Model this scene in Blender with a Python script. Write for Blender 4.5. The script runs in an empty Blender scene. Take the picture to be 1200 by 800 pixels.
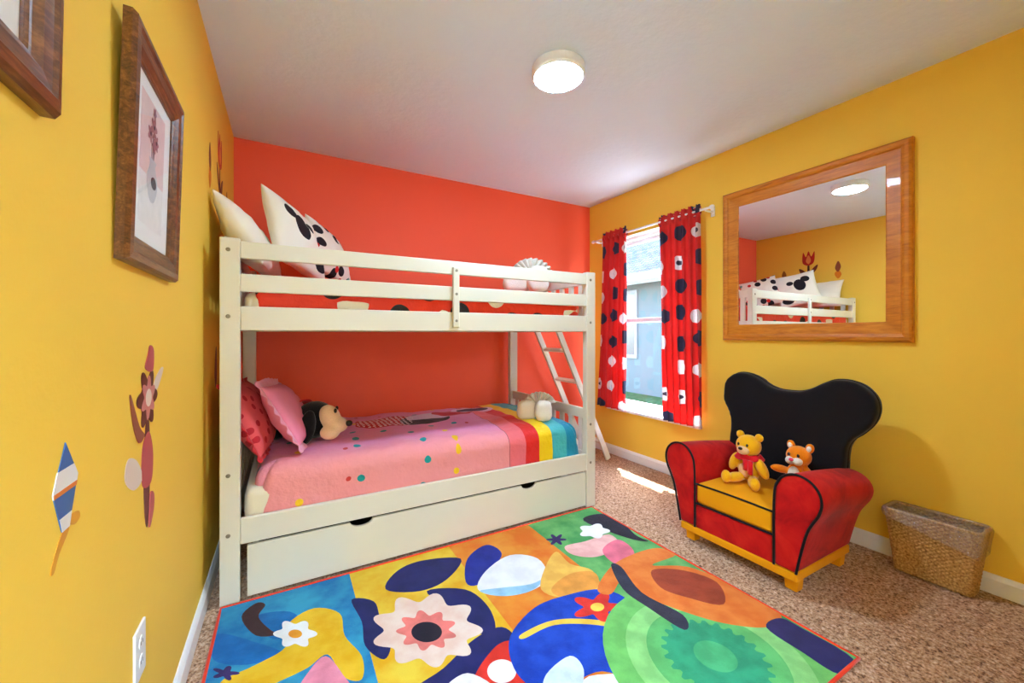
import bpy, bmesh, math, random
from mathutils import Vector, Matrix, noise, Euler
random.seed(7)
SC = bpy.context.scene
COL = SC.collection
PI = math.pi

# ------------------------------------------------------------------ camera
CAM_H, TH, FPX = 1.144, math.radians(29.4), 470.0
HY = 391.0
cam = bpy.data.cameras.new('camera')
cam.sensor_width = 36.0
cam.lens = 36.0 * FPX / 1200.0
cam.shift_y = (HY - 400.0) / 1200.0
cam.clip_start = 0.02
co = bpy.data.objects.new('camera', cam)
COL.objects.link(co)
co.location = (0, 0, CAM_H)
co.rotation_euler = (PI / 2, 0, -TH)
SC.camera = co
_s, _c = math.sin(TH), math.cos(TH)


def fl(px, py, z=0.0):
    """floor point (x, y) under a photo position"""
    u = (px - 600) / FPX
    v = (HY - py) / FPX
    t = (z - CAM_H) / v
    return ((_s + u * _c) * t, (_c - u * _s) * t)


# ------------------------------------------------------------------ materials
def lin(c):
    out = []
    for v in c[:3]:
        v = v / 255.0
        out.append(v / 12.92 if v <= .04045 else ((v + .055) / 1.055) ** 2.4)
    return (out[0], out[1], out[2], 1.0)


class NT:
    def __init__(self, name):
        self.m = bpy.data.materials.new(name)
        self.m.use_nodes = True
        self.t = self.m.node_tree
        self.t.nodes.clear()
        self.out = self.t.nodes.new('ShaderNodeOutputMaterial')

    def n(self, typ, ins=None, **attrs):
        nd = self.t.nodes.new(typ)
        for k, v in attrs.items():
            setattr(nd, k, v)
        for k, v in (ins or {}).items():
            self.put(nd.inputs[k], v)
        return nd

    def put(self, sock, v):
        if isinstance(v, bpy.types.NodeSocket):
            self.t.links.new(v, sock)
        else:
            sock.default_value = v

    def mix(self, f, a, b):
        nd = self.n('ShaderNodeMix', data_type='RGBA')
        self.put(nd.inputs[0], f)
        self.put(nd.inputs[6], a)
        self.put(nd.inputs[7], b)
        return nd.outputs[2]

    def math(self, op, a, b=0.0, c=None):
        nd = self.n('ShaderNodeMath', operation=op)
        self.put(nd.inputs[0], a)
        self.put(nd.inputs[1], b)
        if c is not None:
            self.put(nd.inputs[2], c)
        return nd.outputs[0]

    def coord(self, kind='Object'):
        return self.n('ShaderNodeTexCoord').outputs[kind]

    def map(self, vec, scale=(1, 1, 1), loc=(0, 0, 0)):
        return self.n('ShaderNodeMapping', {'Vector': vec, 'Scale': scale, 'Location': loc}).outputs[0]

    def noise(self, vec, scale, detail=3, rough=.55, dist=0):
        return self.n('ShaderNodeTexNoise', {'Vector': vec, 'Scale': scale, 'Detail': detail, 'Roughness': rough, 'Distortion': dist})

    def ramp(self, f, stops, interp='LINEAR'):
        nd = self.n('ShaderNodeValToRGB', {0: f})
        cr = nd.color_ramp
        cr.interpolation = interp
        while len(cr.elements) > 1:
            cr.elements.remove(cr.elements[-1])
        cr.elements[0].position = stops[0][0]
        cr.elements[0].color = stops[0][1]
        for p, c in stops[1:]:
            e = cr.elements.new(p)
            e.color = c
        return nd.outputs[0]

    def bump(self, h, strength=.3, dist=.01):
        return self.n('ShaderNodeBump', {'Height': h, 'Strength': strength, 'Distance': dist}).outputs[0]

    def bsdf(self, col, rough=.6, spec=.3, normal=None, metal=0, sheen=0, coat=0):
        b = self.n('ShaderNodeBsdfPrincipled')
        self.put(b.inputs['Base Color'], col)
        self.put(b.inputs['Roughness'], rough)
        b.inputs['Specular IOR Level'].default_value = spec
        b.inputs['Metallic'].default_value = metal
        b.inputs['Sheen Weight'].default_value = sheen
        b.inputs['Sheen Roughness'].default_value = .4
        b.inputs['Coat Weight'].default_value = coat
        if normal is not None:
            self.put(b.inputs['Normal'], normal)
        return b.outputs[0]

    def done(self, sh):
        self.t.links.new(sh, self.out.inputs[0])
        return self.m

    def spots(self, col, vec, scale, thr, scol, randomness=.6, loc=(0, 0, 0), mask=None, keep=None, soft=False):
        """round printed spots: mixes scol over col where a cell's distance is below thr"""
        v = self.n('ShaderNodeTexVoronoi', {'Vector': self.map(vec, (1, 1, 1), loc), 'Scale': scale, 'Randomness': randomness}, voronoi_dimensions='2D')
        f = self.math('LESS_THAN', v.outputs['Distance'], thr)
        if keep is not None:      # keep only some of the cells
            sep = self.n('ShaderNodeSeparateColor', {0: v.outputs['Color']})
            g = self.math('COMPARE', sep.outputs[0], keep[0], keep[1])
            f = self.math('MULTIPLY', f, g)
        if mask is not None:
            f = self.math('MULTIPLY', f, mask)
        return self.mix(f, col, scol)


_cache = {}


def mat(name, rgb, rough=.6, spec=.3, var=.06, vscale=6, bump=0, bscale=80, metal=0, sheen=0, coat=0):
    if name in _cache:
        return _cache[name]
    t = NT(name)
    base = lin(rgb)
    v = t.coord()
    nz = t.noise(v, vscale).outputs[0]
    dark = tuple(x * (1 - var) for x in base[:3]) + (1,)
    lite = tuple(min(1, x * (1 + var)) for x in base[:3]) + (1,)
    c = t.mix(nz, dark, lite)
    nrm = None
    if bump:
        nrm = t.bump(t.noise(v, bscale).outputs[0], bump, .004)
    _cache[name] = t.done(t.bsdf(c, rough, spec, nrm, metal, sheen, coat))
    return _cache[name]


def wall_mat(name, rgb, bump=.12, tex=90, rough=.62):
    t = NT(name)
    v = t.coord()
    b = lin(rgb)
    c = t.mix(t.noise(v, 1.3).outputs[0], tuple(x * .97 for x in b[:3]) + (1,), tuple(x * 1.03 for x in b[:3]) + (1,))
    h = t.math('ADD', t.noise(v, tex, 4).outputs[0], t.noise(v, 22, 2).outputs[0])
    return t.done(t.bsdf(c, rough, .22, t.bump(h, bump, .006)))


def wood_mat(name, a, b, c, axis=1, rough=.4, scale=1.0, coat=.1):
    t = NT(name)
    v = t.coord()
    sc = [9 * scale] * 3
    sc[axis] = 1.1 * scale
    m = t.map(v, tuple(sc))
    n1 = t.noise(m, 3.0, 6, .65, 1.2).outputs[0]
    n2 = t.noise(m, 14.0, 3, .6, .3).outputs[0]
    f = t.math('ADD', t.math('MULTIPLY', n1, .7), t.math('MULTIPLY', n2, .3))
    col = t.ramp(f, [(.32, lin(a)), (.5, lin(b)), (.68, lin(c))])
    return t.done(t.bsdf(col, rough, .4, t.bump(n2, .06, .003), coat=coat))


def fabric(name, rgb, rough=.85, weave=600, bump=.25, sheen=.25, var=.07):
    t = NT(name)
    v = t.coord()
    b = lin(rgb)
    c = t.mix(t.noise(v, 9).outputs[0], tuple(x * (1 - var) for x in b[:3]) + (1,), tuple(min(1, x * (1 + var)) for x in b[:3]) + (1,))
    return t.done(t.bsdf(c, rough, .15, t.bump(t.noise(v, weave, 2).outputs[0], bump, .002), sheen=sheen))


WHITE = (242, 240, 235)
M = {}
M['yellow'] = wall_mat('yellow_paint', (245, 200, 74))
M['red'] = wall_mat('red_paint', (255, 100, 70))
M['ceil'] = wall_mat('ceiling_paint', (222, 235, 252), .3, 40, .8)
M['hall'] = wall_mat('hall_paint', (240, 238, 232))
M['trim'] = mat('white_trim', (240, 238, 236), .4, .35, .02)
M['bed'] = mat('cream_white_lacquer', (226, 218, 198), .38, .4, .02, 3, .02, 40)
M['bolt'] = mat('bolt_metal', (150, 140, 120), .35, .5, .1, metal=.8)
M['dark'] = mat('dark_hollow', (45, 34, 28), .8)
M['vinyl'] = mat('white_vinyl', (236, 240, 245), .35, .4, .02)
M['rod'] = mat('white_rod', (243, 242, 240), .3, .45, .02)
M['oak'] = wood_mat('honey_wood', (170, 92, 16), (202, 120, 24), (220, 144, 44), 1)
M['walnut'] = wood_mat('mottled_walnut', (62, 34, 16), (108, 64, 30), (150, 98, 52), 1, .35, 2.2, .2)
M['paper'] = mat('white_mat_board', (238, 238, 236), .9, .1, .02)
M['shade'] = mat('lamp_housing', (240, 240, 240), .45)


def thin_glass(name, tint=(1, 1, 1, 1), gloss=.06):
    t = NT(name)
    tr = t.n('ShaderNodeBsdfTransparent', {'Color': tint}).outputs[0]
    gl = t.n('ShaderNodeBsdfGlossy', {'Color': (1, 1, 1, 1), 'Roughness': .02}).outputs[0]
    mx = t.n('ShaderNodeMixShader', {0: gloss, 1: tr, 2: gl}).outputs[0]
    return t.done(mx)


M['glass'] = thin_glass('window_glass', (.96, .98, .99, 1), .02)
M['pglass'] = thin_glass('picture_glass', (.99, .99, .99, 1), .05)
t = NT('mirror_silver')
M['mirror'] = t.done(t.n('ShaderNodeBsdfGlossy', {'Color': (.94, .95, .95, 1), 'Roughness': .0}).outputs[0])
t = NT('lamp_glow')
LAMP_E = 54.0
M['lamp'] = t.done(t.n('ShaderNodeEmission', {'Color': (.62, .90, 1.22, 1), 'Strength': LAMP_E}).outputs[0])

# carpet: short twisted pile, speckled brown and beige
t = NT('speckled_carpet')
v = t.coord()
n1 = t.noise(v, 110, 3, .6).outputs[0]
n2 = t.noise(v, 60, 3, .6).outputs[0]
f = t.math('ADD', t.math('MULTIPLY', n1, .65), t.math('MULTIPLY', n2, .35))
c = t.ramp(f, [(.37, lin((98, 64, 42))), (.45, lin((164, 122, 88))), (.54, lin((200, 160, 126))), (.68, lin((230, 206, 182)))])
M['carpet'] = t.done(t.bsdf(c, .95, .08, t.bump(n1, .7, .012), sheen=.15))


# ------------------------------------------------------------------ mesh helpers
class B:
    """collects shapes into one bmesh"""

    def __init__(self):
        self.b = bmesh.new()
        self.mi = 0
        self.uv = None

    def face(self, vs):
        try:
            f = self.b.faces.new(vs)
            f.material_index = self.mi
            return f
        except ValueError:
            return None

    def box(self, x0, x1, y0, y1, z0, z1):
        v = [self.b.verts.new(p) for p in ((x0, y0, z0), (x1, y0, z0), (x1, y1, z0), (x0, y1, z0), (x0, y0, z1), (x1, y0, z1), (x1, y1, z1), (x0, y1, z1))]
        for q in ((3, 2, 1, 0), (4, 5, 6, 7), (0, 1, 5, 4), (1, 2, 6, 5), (2, 3, 7, 6), (3, 0, 4, 7)):
            self.face([v[i] for i in q])
        return self

    def obox(self, size, mtx):
        sx, sy, sz = [a / 2 for a in size]
        v = [self.b.verts.new(mtx @ Vector(p)) for p in ((-sx, -sy, -sz), (sx, -sy, -sz), (sx, sy, -sz), (-sx, sy, -sz), (-sx, -sy, sz), (sx, -sy, sz), (sx, sy, sz), (-sx, sy, sz))]
        for q in ((3, 2, 1, 0), (4, 5, 6, 7), (0, 1, 5, 4), (1, 2, 6, 5), (2, 3, 7, 6), (3, 0, 4, 7)):
            self.face([v[i] for i in q])
        return self

    def prism(self, pts, to3, d):
        """pts: outline in 2-D; to3(p, h) lifts it; from h = d[0] to h = d[1]"""
        a = [self.b.verts.new(to3(p, d[0])) for p in pts]
        c = [self.b.verts.new(to3(p, d[1])) for p in pts]
        n = len(pts)
        self.face(list(reversed(a)))
        self.face(c)
        for i in range(n):
            j = (i + 1) % n
            self.face([a[i], a[j], c[j], c[i]])
        return self

    def tube(self, path, r, n=10, closed=False, cap=True):
        path = [Vector(p) for p in path]
        rings = []
        m = len(path)
        up = None
        for i, p in enumerate(path):
            if closed:
                d = path[(i + 1) % m] - path[i - 1]
            else:
                d = path[min(i + 1, m - 1)] - path[max(i - 1, 0)]
            d.normalize()
            if up is None:
                up = d.orthogonal().normalized()
            up = (up - d * up.dot(d))
            if up.length < 1e-6:
                up = d.orthogonal()
            up.normalize()
            sd = d.cross(up)
            rr = r[i] if isinstance(r, (list, tuple)) else r
            rings.append([self.b.verts.new(p + (up * math.cos(a) + sd * math.sin(a)) * rr) for a in [2 * PI * k / n for k in range(n)]])
        for i in range(m if closed else m - 1):
            r0, r1 = rings[i], rings[(i + 1) % m]
            for k in range(n):
                self.face([r0[k], r0[(k + 1) % n], r1[(k + 1) % n], r1[k]])
        if cap and not closed:
            self.face(list(reversed(rings[0])))
            self.face(rings[-1])
        return self

    def ell(self, c, r, rot=None, nu=20, nv=14):
        c = Vector(c)
        R = Euler(rot).to_matrix() if rot else Matrix.Identity(3)
        rows = []
        top = self.b.verts.new(c + R @ Vector((0, 0, r[2])))
        bot = self.b.verts.new(c + R @ Vector((0, 0, -r[2])))
        for j in range(1, nv):
            a = PI * j / nv
            rows.append([self.b.verts.new(c + R @ Vector((r[0] * math.sin(a) * math.cos(2 * PI * k / nu), r[1] * math.sin(a) * math.sin(2 * PI * k / nu), r[2] * math.cos(a)))) for k in range(nu)])
        for k in range(nu):
            self.face([top, rows[0][k], rows[0][(k + 1) % nu]])
            self.face([bot, rows[-1][(k + 1) % nu], rows[-1][k]])
        for j in range(len(rows) - 1):
            for k in range(nu):
                self.face([rows[j][k], rows[j + 1][k], rows[j + 1][(k + 1) % nu], rows[j][(k + 1) % nu]])
        return self

    def lathe(self, prof, c=(0, 0, 0), n=48):
        rings = []
        for (r, z) in prof:
            rings.append([self.b.verts.new((c[0] + r * math.cos(2 * PI * k / n), c[1] + r * math.sin(2 * PI * k / n), c[2] + z)) for k in range(n)])
        for i in range(len(rings) - 1):
            for k in range(n):
                self.face([rings[i][k], rings[i][(k + 1) % n], rings[i + 1][(k + 1) % n], rings[i + 1][k]])
        self.face(list(reversed(rings[0])))
        self.face(rings[-1])
        return self

    def grid(self, fn, nu, nv, wrap=False, uvs=True):
        uvl = self.b.loops.layers.uv.verify() if uvs else None
        V = [[self.b.verts.new(fn(i / nu, j / nv)) for j in range(nv + 1)] for i in range(nu + (0 if wrap else 1))]
        for i in range(nu):
            i2 = (i + 1) % len(V)
            for j in range(nv):
                f = self.face([V[i][j], V[i2][j], V[i2][j + 1], V[i][j + 1]])
                if f and uvs:
                    for lp, (a, b_) in zip(f.loops, ((i, j), (i + 1, j), (i + 1, j + 1), (i, j + 1))):
                        lp[uvl].uv = (a / nu, b_ / nv)
        return V

    def move(self, mtx):
        self.b.transform(mtx)
        return self


def thing(name, label, cat, loc=(0, 0, 0), group=None, rot=None):
    o = bpy.data.objects.new(name, None)
    COL.objects.link(o)
    o.empty_display_size = .05
    o.location = loc
    if rot:
        o.rotation_euler = rot
    o['label'] = label
    o['category'] = cat
    if group:
        o['group'] = group
    return o


def tag(o, label, cat, group=None):
    o['label'] = label
    o['category'] = cat
    if group:
        o['group'] = group
    return o


def obj(name, b, mats, parent=None, smooth=False, bevel=0, seg=2, origin=None, local=False, vox=0, sm=0, solid=0, sub=0, label=None):
    """link the collected shapes as one mesh object; built in world space and moved under its parent"""
    me = bpy.data.meshes.new(name)
    bmesh.ops.recalc_face_normals(b.b, faces=b.b.faces[:]) if not getattr(b, 'keepn', False) else None
    b.b.to_mesh(me)
    b.b.free()
    for m in (mats if isinstance(mats, (list, tuple)) else [mats]):
        me.materials.append(m)
    o = bpy.data.objects.new(name, me)
    COL.objects.link(o)
    if not local:
        root = Vector((0, 0, 0))
        p = parent
        while p is not None:
            root = root + p.location
            p = p.parent
        if origin is not None:
            o.location = Vector(origin) - root
            me.transform(Matrix.Translation(-Vector(origin)))
        else:
            me.transform(Matrix.Translation(-root))
    if parent:
        o.parent = parent
    if solid:
        k = o.modifiers.new('solid', 'SOLIDIFY')
        k.thickness = solid
        k.offset = 0
    if vox:
        k = o.modifiers.new('remesh', 'REMESH')
        k.mode = 'VOXEL'
        k.voxel_size = vox
        k.use_smooth_shade = True
    if sm:
        k = o.modifiers.new('smooth', 'SMOOTH')
        k.iterations = sm
        k.factor = .5
    if sub:
        k = o.modifiers.new('sub', 'SUBSURF')
        k.levels = k.render_levels = sub
    if bevel:
        k = o.modifiers.new('bevel', 'BEVEL')
        k.width = bevel
        k.segments = seg
        k.limit_method = 'ANGLE'
        k.angle_limit = math.radians(40)
    if smooth:
        for p in me.polygons:
            p.use_smooth = True
    if label:
        o['label'] = label
    return o


def struct(name, b, m, **k):
    o = obj(name, b, m, **k)
    if o.parent is None:
        o['kind'] = 'structure'
    return o


def curve_pts(pts, k=6, closed=True):
    """smooth curve through 2-D points"""
    n = len(pts)
    out = []
    rng = range(n) if closed else range(n - 1)
    for i in rng:
        if closed:
            p0, p1, p2, p3 = pts[i - 1], pts[i], pts[(i + 1) % n], pts[(i + 2) % n]
        else:
            p0, p1, p2, p3 = pts[max(i - 1, 0)], pts[i], pts[i + 1], pts[min(i + 2, n - 1)]
        for j in range(k):
            s = j / k
            out.append(tuple(.5 * (2 * p1[a] + (p2[a] - p0[a]) * s + (2 * p0[a] - 5 * p1[a] + 4 * p2[a] - p3[a]) * s * s + (3 * p1[a] - p0[a] - 3 * p2[a] + p3[a]) * s ** 3) for a in range(len(p1))))
    if not closed:
        out.append(tuple(pts[-1]))
    return out


def ellp(cx, cy, rx, ry, n=28, a=0):
    ca, sa = math.cos(a), math.sin(a)
    return [(cx + rx * math.cos(q) * ca - ry * math.sin(q) * sa, cy + rx * math.cos(q) * sa + ry * math.sin(q) * ca) for q in [2 * PI * i / n for i in range(n)]]


def flower(cx, cy, rx, ry, lobes=6, depth=.22, n=72, ph=0):
    return [(cx + rx * (1 - depth + depth * math.cos(lobes * q)) * math.cos(q + ph), cy + ry * (1 - depth + depth * math.cos(lobes * q)) * math.sin(q + ph)) for q in [2 * PI * i / n for i in range(n)]]


# ------------------------------------------------------------------ the room
XL, XR, YB, YF, ZC = -.30, 2.72, 3.20, -.55, 2.44
T = .14
WY0, WY1, WZ0, WZ1 = 1.95, 2.89, .45, 2.04          # window opening


def floor_mesh():
    b = B()
    nx, ny = 380, 420
    x0, x1, y0, y1 = XL, XR, YF, YB

    def fn(u, v_):
        x, y = x0 + (x1 - x0) * u, y0 + (y1 - y0) * v_
        h = noise.noise(Vector((x * 95, y * 95, 0))) * .5 + random.uniform(-.5, .5)
        return (x, y, -.004 + .0038 * h)
    b.grid(fn, nx, ny, uvs=False)
    return b


fo = struct('floor', floor_mesh(), M['carpet'])
struct('floor_slab', B().box(XL - T, XR + T, YF - 1.6, YB + T, -.16, -.012), M['hall'])
struct('ceiling', B().box(XL - T, XR + T, YF - 1.6, YB + T, ZC, ZC + .1), M['ceil'])
struct('wall_left', B().box(XL - T, XL, YF - T, YB + T, -.02, ZC), M['yellow'])
struct('wall_back', B().box(XL, XR, YB, YB + T, -.02, ZC), M['red'])
b = B()
b.box(XR, XR + T, YF - T, WY0, -.02, ZC)
b.box(XR, XR + T, WY1, YB + T, -.02, ZC)
b.box(XR, XR + T, WY0, WY1, -.02, WZ0)
b.box(XR, XR + T, WY0, WY1, WZ1, ZC)
struct('wall_right', b, M['yellow'])
DX0, DX1 = -.18, .64                                   # doorway behind the camera
b = B()
b.box(XL, DX0, YF - T, YF, -.02, ZC)
b.box(DX1, XR, YF - T, YF, -.02, ZC)
b.box(DX0, DX1, YF - T, YF, 2.04, ZC)
struct('wall_front', b, M['yellow'])
b = B()
b.box(DX0 - .07, DX0, YF, YF + .015, 0, 2.11)
b.box(DX1, DX1 + .07, YF, YF + .015, 0, 2.11)
b.box(DX0, DX1, YF, YF + .015, 2.04, 2.11)
struct('trim_1', b, M['trim'], bevel=.003)
# hallway beyond the doorway
b = B()
b.box(XL - T, XL - T + .02, YF - 1.6, YF - T, 0, ZC)
b.box(1.6, 1.62, YF - 1.6, YF - T, 0, ZC)
b.box(XL - T, 1.62, YF - 1.62, YF - 1.6, 0, ZC)
struct('wall_hallway', b, M['hall'])


def base_prof(h=.085, d=.014):
    return [(0, 0), (d, 0), (d, h - .02), (d * .55, h - .006), (.003, h), (0, h)]


struct('baseboard_left', B().prism(base_prof(), lambda p, h: (XL + p[0], h, p[1]), (YF, YB)), M['trim'])
struct('baseboard_right', B().prism(base_prof(), lambda p, h: (XR - p[0], h, p[1]), (YF, YB)), M['trim'])
struct('baseboard_back', B().prism(base_prof(), lambda p, h: (h, YB - p[0], p[1]), (XL + .014, XR - .014)), M['trim'])

# window: frame, two sashes, panes, sill
w = bpy.data.objects.new('window_1', None)
COL.objects.link(w)
w.location = (XR + .09, (WY0 + WY1) / 2, WZ0)
w['kind'] = 'structure'
FX0, FX1 = XR + .065, XR + .13
b = B()
for q in ((WY0, WY0 + .035, WZ0, WZ1), (WY1 - .035, WY1, WZ0, WZ1), (WY0, WY1, WZ1 - .035, WZ1), (WY0, WY1, WZ0, WZ0 + .03)):
    b.box(FX0, FX1, *q)
obj('frame', b, M['vinyl'], w, bevel=.003)
zm = 1.265
for (z0, z1, xa) in ((WZ0 + .03, zm + .02, FX0 + .008), (zm - .02, WZ1 - .035, FX0 + .034)):
    b = B()
    y0, y1 = WY0 + .035, WY1 - .035
    e = .035
    for q in ((y0, y0 + e, z0, z1), (y1 - e, y1, z0, z1), (y0 + e, y1 - e, z0, z0 + e + .01), (y0 + e, y1 - e, z1 - e, z1)):
        b.box(xa, xa + .022, *q)
    s = obj('sash', b, M['vinyl'], w, bevel=.002)
    obj('pane', B().box(xa + .009, xa + .012, y0 + e - .004, y1 - e + .004, z0 + e, z1 - e + .004), M['glass'], s)
struct('trim_2', B().box(XR - .03, XR + .065, WY0 - .03, WY1 + .03, WZ0 - .022, WZ0 + .002), M['trim'], bevel=.004)
M['reveal'] = M['trim']
b = B()
for q in ((WY0, WY0 + .004, WZ0, WZ1), (WY1 - .004, WY1, WZ0, WZ1), (WY0, WY1, WZ1 - .004, WZ1)):
    b.box(XR + .001, XR + .065, *q)
struct('trim_3', b, M['trim'])

# ------------------------------------------------------------------ outside
t = NT('lawn_grass')
v = t.coord()
M['lawn'] = t.done(t.bsdf(t.ramp(t.noise(v, 14, 5).outputs[0], [(.3, lin((36, 62, 34))), (.5, lin((56, 84, 46))), (.7, lin((80, 104, 64)))]), .9, .1, t.bump(t.noise(v, 60).outputs[0], .8, .05)))
lawn = struct('lawn', B().box(XR + T, 13, -6, 14, -.3, -.12), M['lawn'])
M['bounce_slab'] = mat('pale_bounce_slab', (206, 206, 202), .9, .1, .08, 6, .3, 50)
struct('bounce_slab_outside', B().box(XR + T, 4.3, -3, 9, -.13, -.105), M['bounce_slab'])  # unseen pale slab added to bounce sunlight up through the window
t = NT('grey_shingles')
v = t.coord('UV')
br = t.n('ShaderNodeTexBrick', {'Vector': v, 'Color1': lin((150, 156, 168)), 'Color2': lin((120, 126, 140)), 'Mortar': lin((86, 90, 102)), 'Scale': 1.0, 'Mortar Size': .012, 'Brick Width': .3, 'Row Height': .14})
br.inputs['Color1'].default_value = lin((74, 78, 84))
br.inputs['Color2'].default_value = lin((58, 62, 68))
br.inputs['Mortar'].default_value = lin((40, 42, 47))
M['shingle'] = t.done(t.bsdf(br.outputs[0], 1.0, 0))
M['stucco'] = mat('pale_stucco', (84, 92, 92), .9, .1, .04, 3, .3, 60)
M['shutter'] = mat('neighbour_window_trim', (110, 112, 114), .6)
M['npane'] = mat('neighbour_window_glass', (40, 52, 62), .15, .6, .1)
NX = 6.5
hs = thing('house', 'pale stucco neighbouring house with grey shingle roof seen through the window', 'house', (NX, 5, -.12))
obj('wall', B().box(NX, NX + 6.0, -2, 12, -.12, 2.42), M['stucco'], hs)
b = B()
b.grid(lambda u, v_: (NX - .55 + 6.4 * v_, -2.6 + 15.2 * u, 2.30 + 3.7 * v_), 4, 4)
uvl = b.b.loops.layers.uv.verify()
for f in b.b.faces:
    for lp in f.loops:
        lp[uvl].uv = (lp[uvl].uv[0] * 15.2, lp[uvl].uv[1] * 7.4)
obj('roof', b, M['shingle'], hs, solid=.05)
obj('fascia', B().box(NX - .58, NX - .55, -2.6, 12.6, 2.17, 2.33), M['shutter'], hs)
obj('soffit', B().box(NX - .55, NX, -2.6, 12.6, 2.2, 2.22), M['vinyl'], hs)
for yc in (6.6, 4.2):
    b = B()
    for q in ((yc - .5, yc + .5, 2.0, 2.08), (yc - .5, yc + .5, .62, .7), (yc - .5, yc - .43, .7, 2.0), (yc + .43, yc + .5, .7, 2.0), (yc - .43, yc + .43, 1.32, 1.38)):
        b.box(NX - .03, NX, *q)
    nw = obj('window', b, M['shutter'], hs)
    obj('pane', B().box(NX - .012, NX - .002, yc - .43, yc + .43, .7, 2.0), M['npane'], nw)
struct('eave_outside', B().box(XR + T, XR + .66, -2.5, 6.0, 2.17, 2.34), M['vinyl'])

# ------------------------------------------------------------------ ceiling light
cl = thing('ceiling_light', 'round white flush ceiling light glowing on the ceiling', 'ceiling light', (1.157, 1.593, ZC))
obj('housing', B().lathe([(.128, -.001), (.128, -.038), (.122, -.05), (.116, -.05), (.116, -.03), (.05, -.03)], (1.157, 1.593, ZC)), M['shade'], cl, smooth=False)
obj('diffuser', B().lathe([(.1155, -.031), (.1155, -.049), (.108, -.054), (.07, -.0565), (.01, -.057)], (1.157, 1.593, ZC)), M['lamp'], cl, smooth=True)

# ------------------------------------------------------------------ bunk bed
BX0, BX1, BY0, BY1 = -.243, 1.80, 2.06, 3.14
bed = thing('bunk_bed', 'cream white wooden bunk bed standing against the red wall', 'bed', (.78, 2.6, 0))
PW, PD = .072, .045
for i, (x, y) in enumerate(((BX0, BY0), (BX1 - PW, BY0), (BX0, BY1 - PD), (BX1 - PW, BY1 - PD))):
    p = obj('post', B().box(x, x + PW, y, y + PD, 0, 1.552), M['bed'], bed, bevel=.004)
    if y == BY0:
        for z in (1.50, 1.218, .545, .292):
            bb = B()
            bb.lathe([(.0085, 0), (.0085, .002), (.005, .0035), (.0045, .002), (.001, .002)], n=16)
            bb.move(Matrix.Translation((x + PW * .42, y, z)) @ Matrix.Rotation(PI / 2, 4, 'X'))
            obj('bolt', bb, M['bolt'], p, smooth=False)
RX0, RX1 = BX0 + PW, BX1 - PW
RY0, RY1 = BY0 + .004, BY0 + .028
for (z0, z1) in ((1.468, 1.541), (1.325, 1.402)):
    obj('guard_rail', B().box(RX0, RX1, RY0, RY1, z0, z1), M['bed'], bed, bevel=.004)
for (z0, z1) in ((1.158, 1.262), (.242, .352)):
    obj('side_rail', B().box(RX0, RX1, RY0, RY1, z0, z1), M['bed'], bed, bevel=.004)
    obj('side_rail', B().box(RX0, RX1, BY1 - .028, BY1 - .004, z0, z1), M['bed'], bed, bevel=.004)
obj('guard_rail', B().box(RX0, RX1, BY1 - .028, BY1 - .004, 1.335, 1.402), M['bed'], bed, bevel=.004)
br_ = obj('brace', B().box(.788, .824, BY0 - .018, BY0 + .004, 1.178, 1.506), M['bed'], bed, bevel=.004)
for z in (1.487, 1.36, 1.215):
    bb = B()
    bb.lathe([(.0075, 0), (.0075, .002), (.004, .003), (.001, .002)], n=14)
    bb.move(Matrix.Translation((.806, BY0 - .018, z)) @ Matrix.Rotation(PI / 2, 4, 'X'))
    obj('bolt', bb, M['bolt'], br_)
# the two ends: top rails with upright slats between them
EY0, EY1 = BY0 + PD, BY1 - PD
for xc in (BX0 + .036, BX1 - .036):
    for (z0, z1) in ((1.474, 1.545), (1.158, 1.262), (.572, .64), (.242, .352)):
        obj('end_rail', B().box(xc - .012, xc + .012, EY0, EY1, z0, z1), M['bed'], bed, bevel=.004)
    ns = 9
    for (z0, z1) in ((1.262, 1.474), (.352, .572)):
        for k in range(ns):
            y = EY0 + .06 + (EY1 - EY0 - .12) * k / (ns - 1)
            obj('slat', B().box(xc - .009, xc + .009, y - .022, y + .022, z0, z1), M['bed'], bed, bevel=.003)
for k in range(10):
    x = RX0 + .08 + k * (RX1 - RX0 - .16) / 9
    for z in (1.165, .25):
        obj('mattress_slat', B().box(x - .035, x + .035, RY1, BY1 - .028, z, z + .018), M['bed'], bed)

# trundle drawer with two scooped hand holes
tr = thing('trundle_drawer', 'long white trundle drawer front under the lower bunk', 'drawer', (.79, 2.3, 0))
TX0, TX1, TZ0, TZ1 = -.146, 1.722, .012, .232


def trundle_pts():
    pts = [(TX0, TZ0), (TX1, TZ0), (TX1, TZ1)]
    for cx in (1.283, .322):
        for k in range(13):
            a = PI * k / 12
            pts.append((cx + .052 * math.cos(a), TZ1 - .026 * math.sin(a)))
    pts.append((TX0, TZ1))
    return pts


obj('front_panel', B().prism(trundle_pts(), lambda p, h: (p[0], h, p[1]), (BY0 + .006, BY0 + .024)), M['bed'], tr, bevel=.002)
b = B()
b.box(TX0 + .01, TX1 - .01, BY0 + .024, 3.06, .02, .032)
b.box(TX0 + .01, TX0 + .026, BY0 + .024, 3.06, .032, .16)
b.box(TX1 - .026, TX1 - .01, BY0 + .024, 3.06, .032, .16)
b.box(TX0 + .026, TX1 - .026, 3.044, 3.06, .032, .16)
obj('tray', b, M['bed'], tr)
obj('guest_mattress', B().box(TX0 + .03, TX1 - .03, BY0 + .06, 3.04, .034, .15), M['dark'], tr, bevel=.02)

# ladder leaning on the foot end
ld = thing('bunk_ladder', 'white wooden ladder leaning against the foot end of the bunk bed', 'ladder', (2.5, 2.9, 0))
la, lb = Vector((1.832, 0, 1.50)), Vector((2.545, 0, .012))
ldir = (lb - la).normalized()
ang = math.atan2(ldir.x, -ldir.z)


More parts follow.
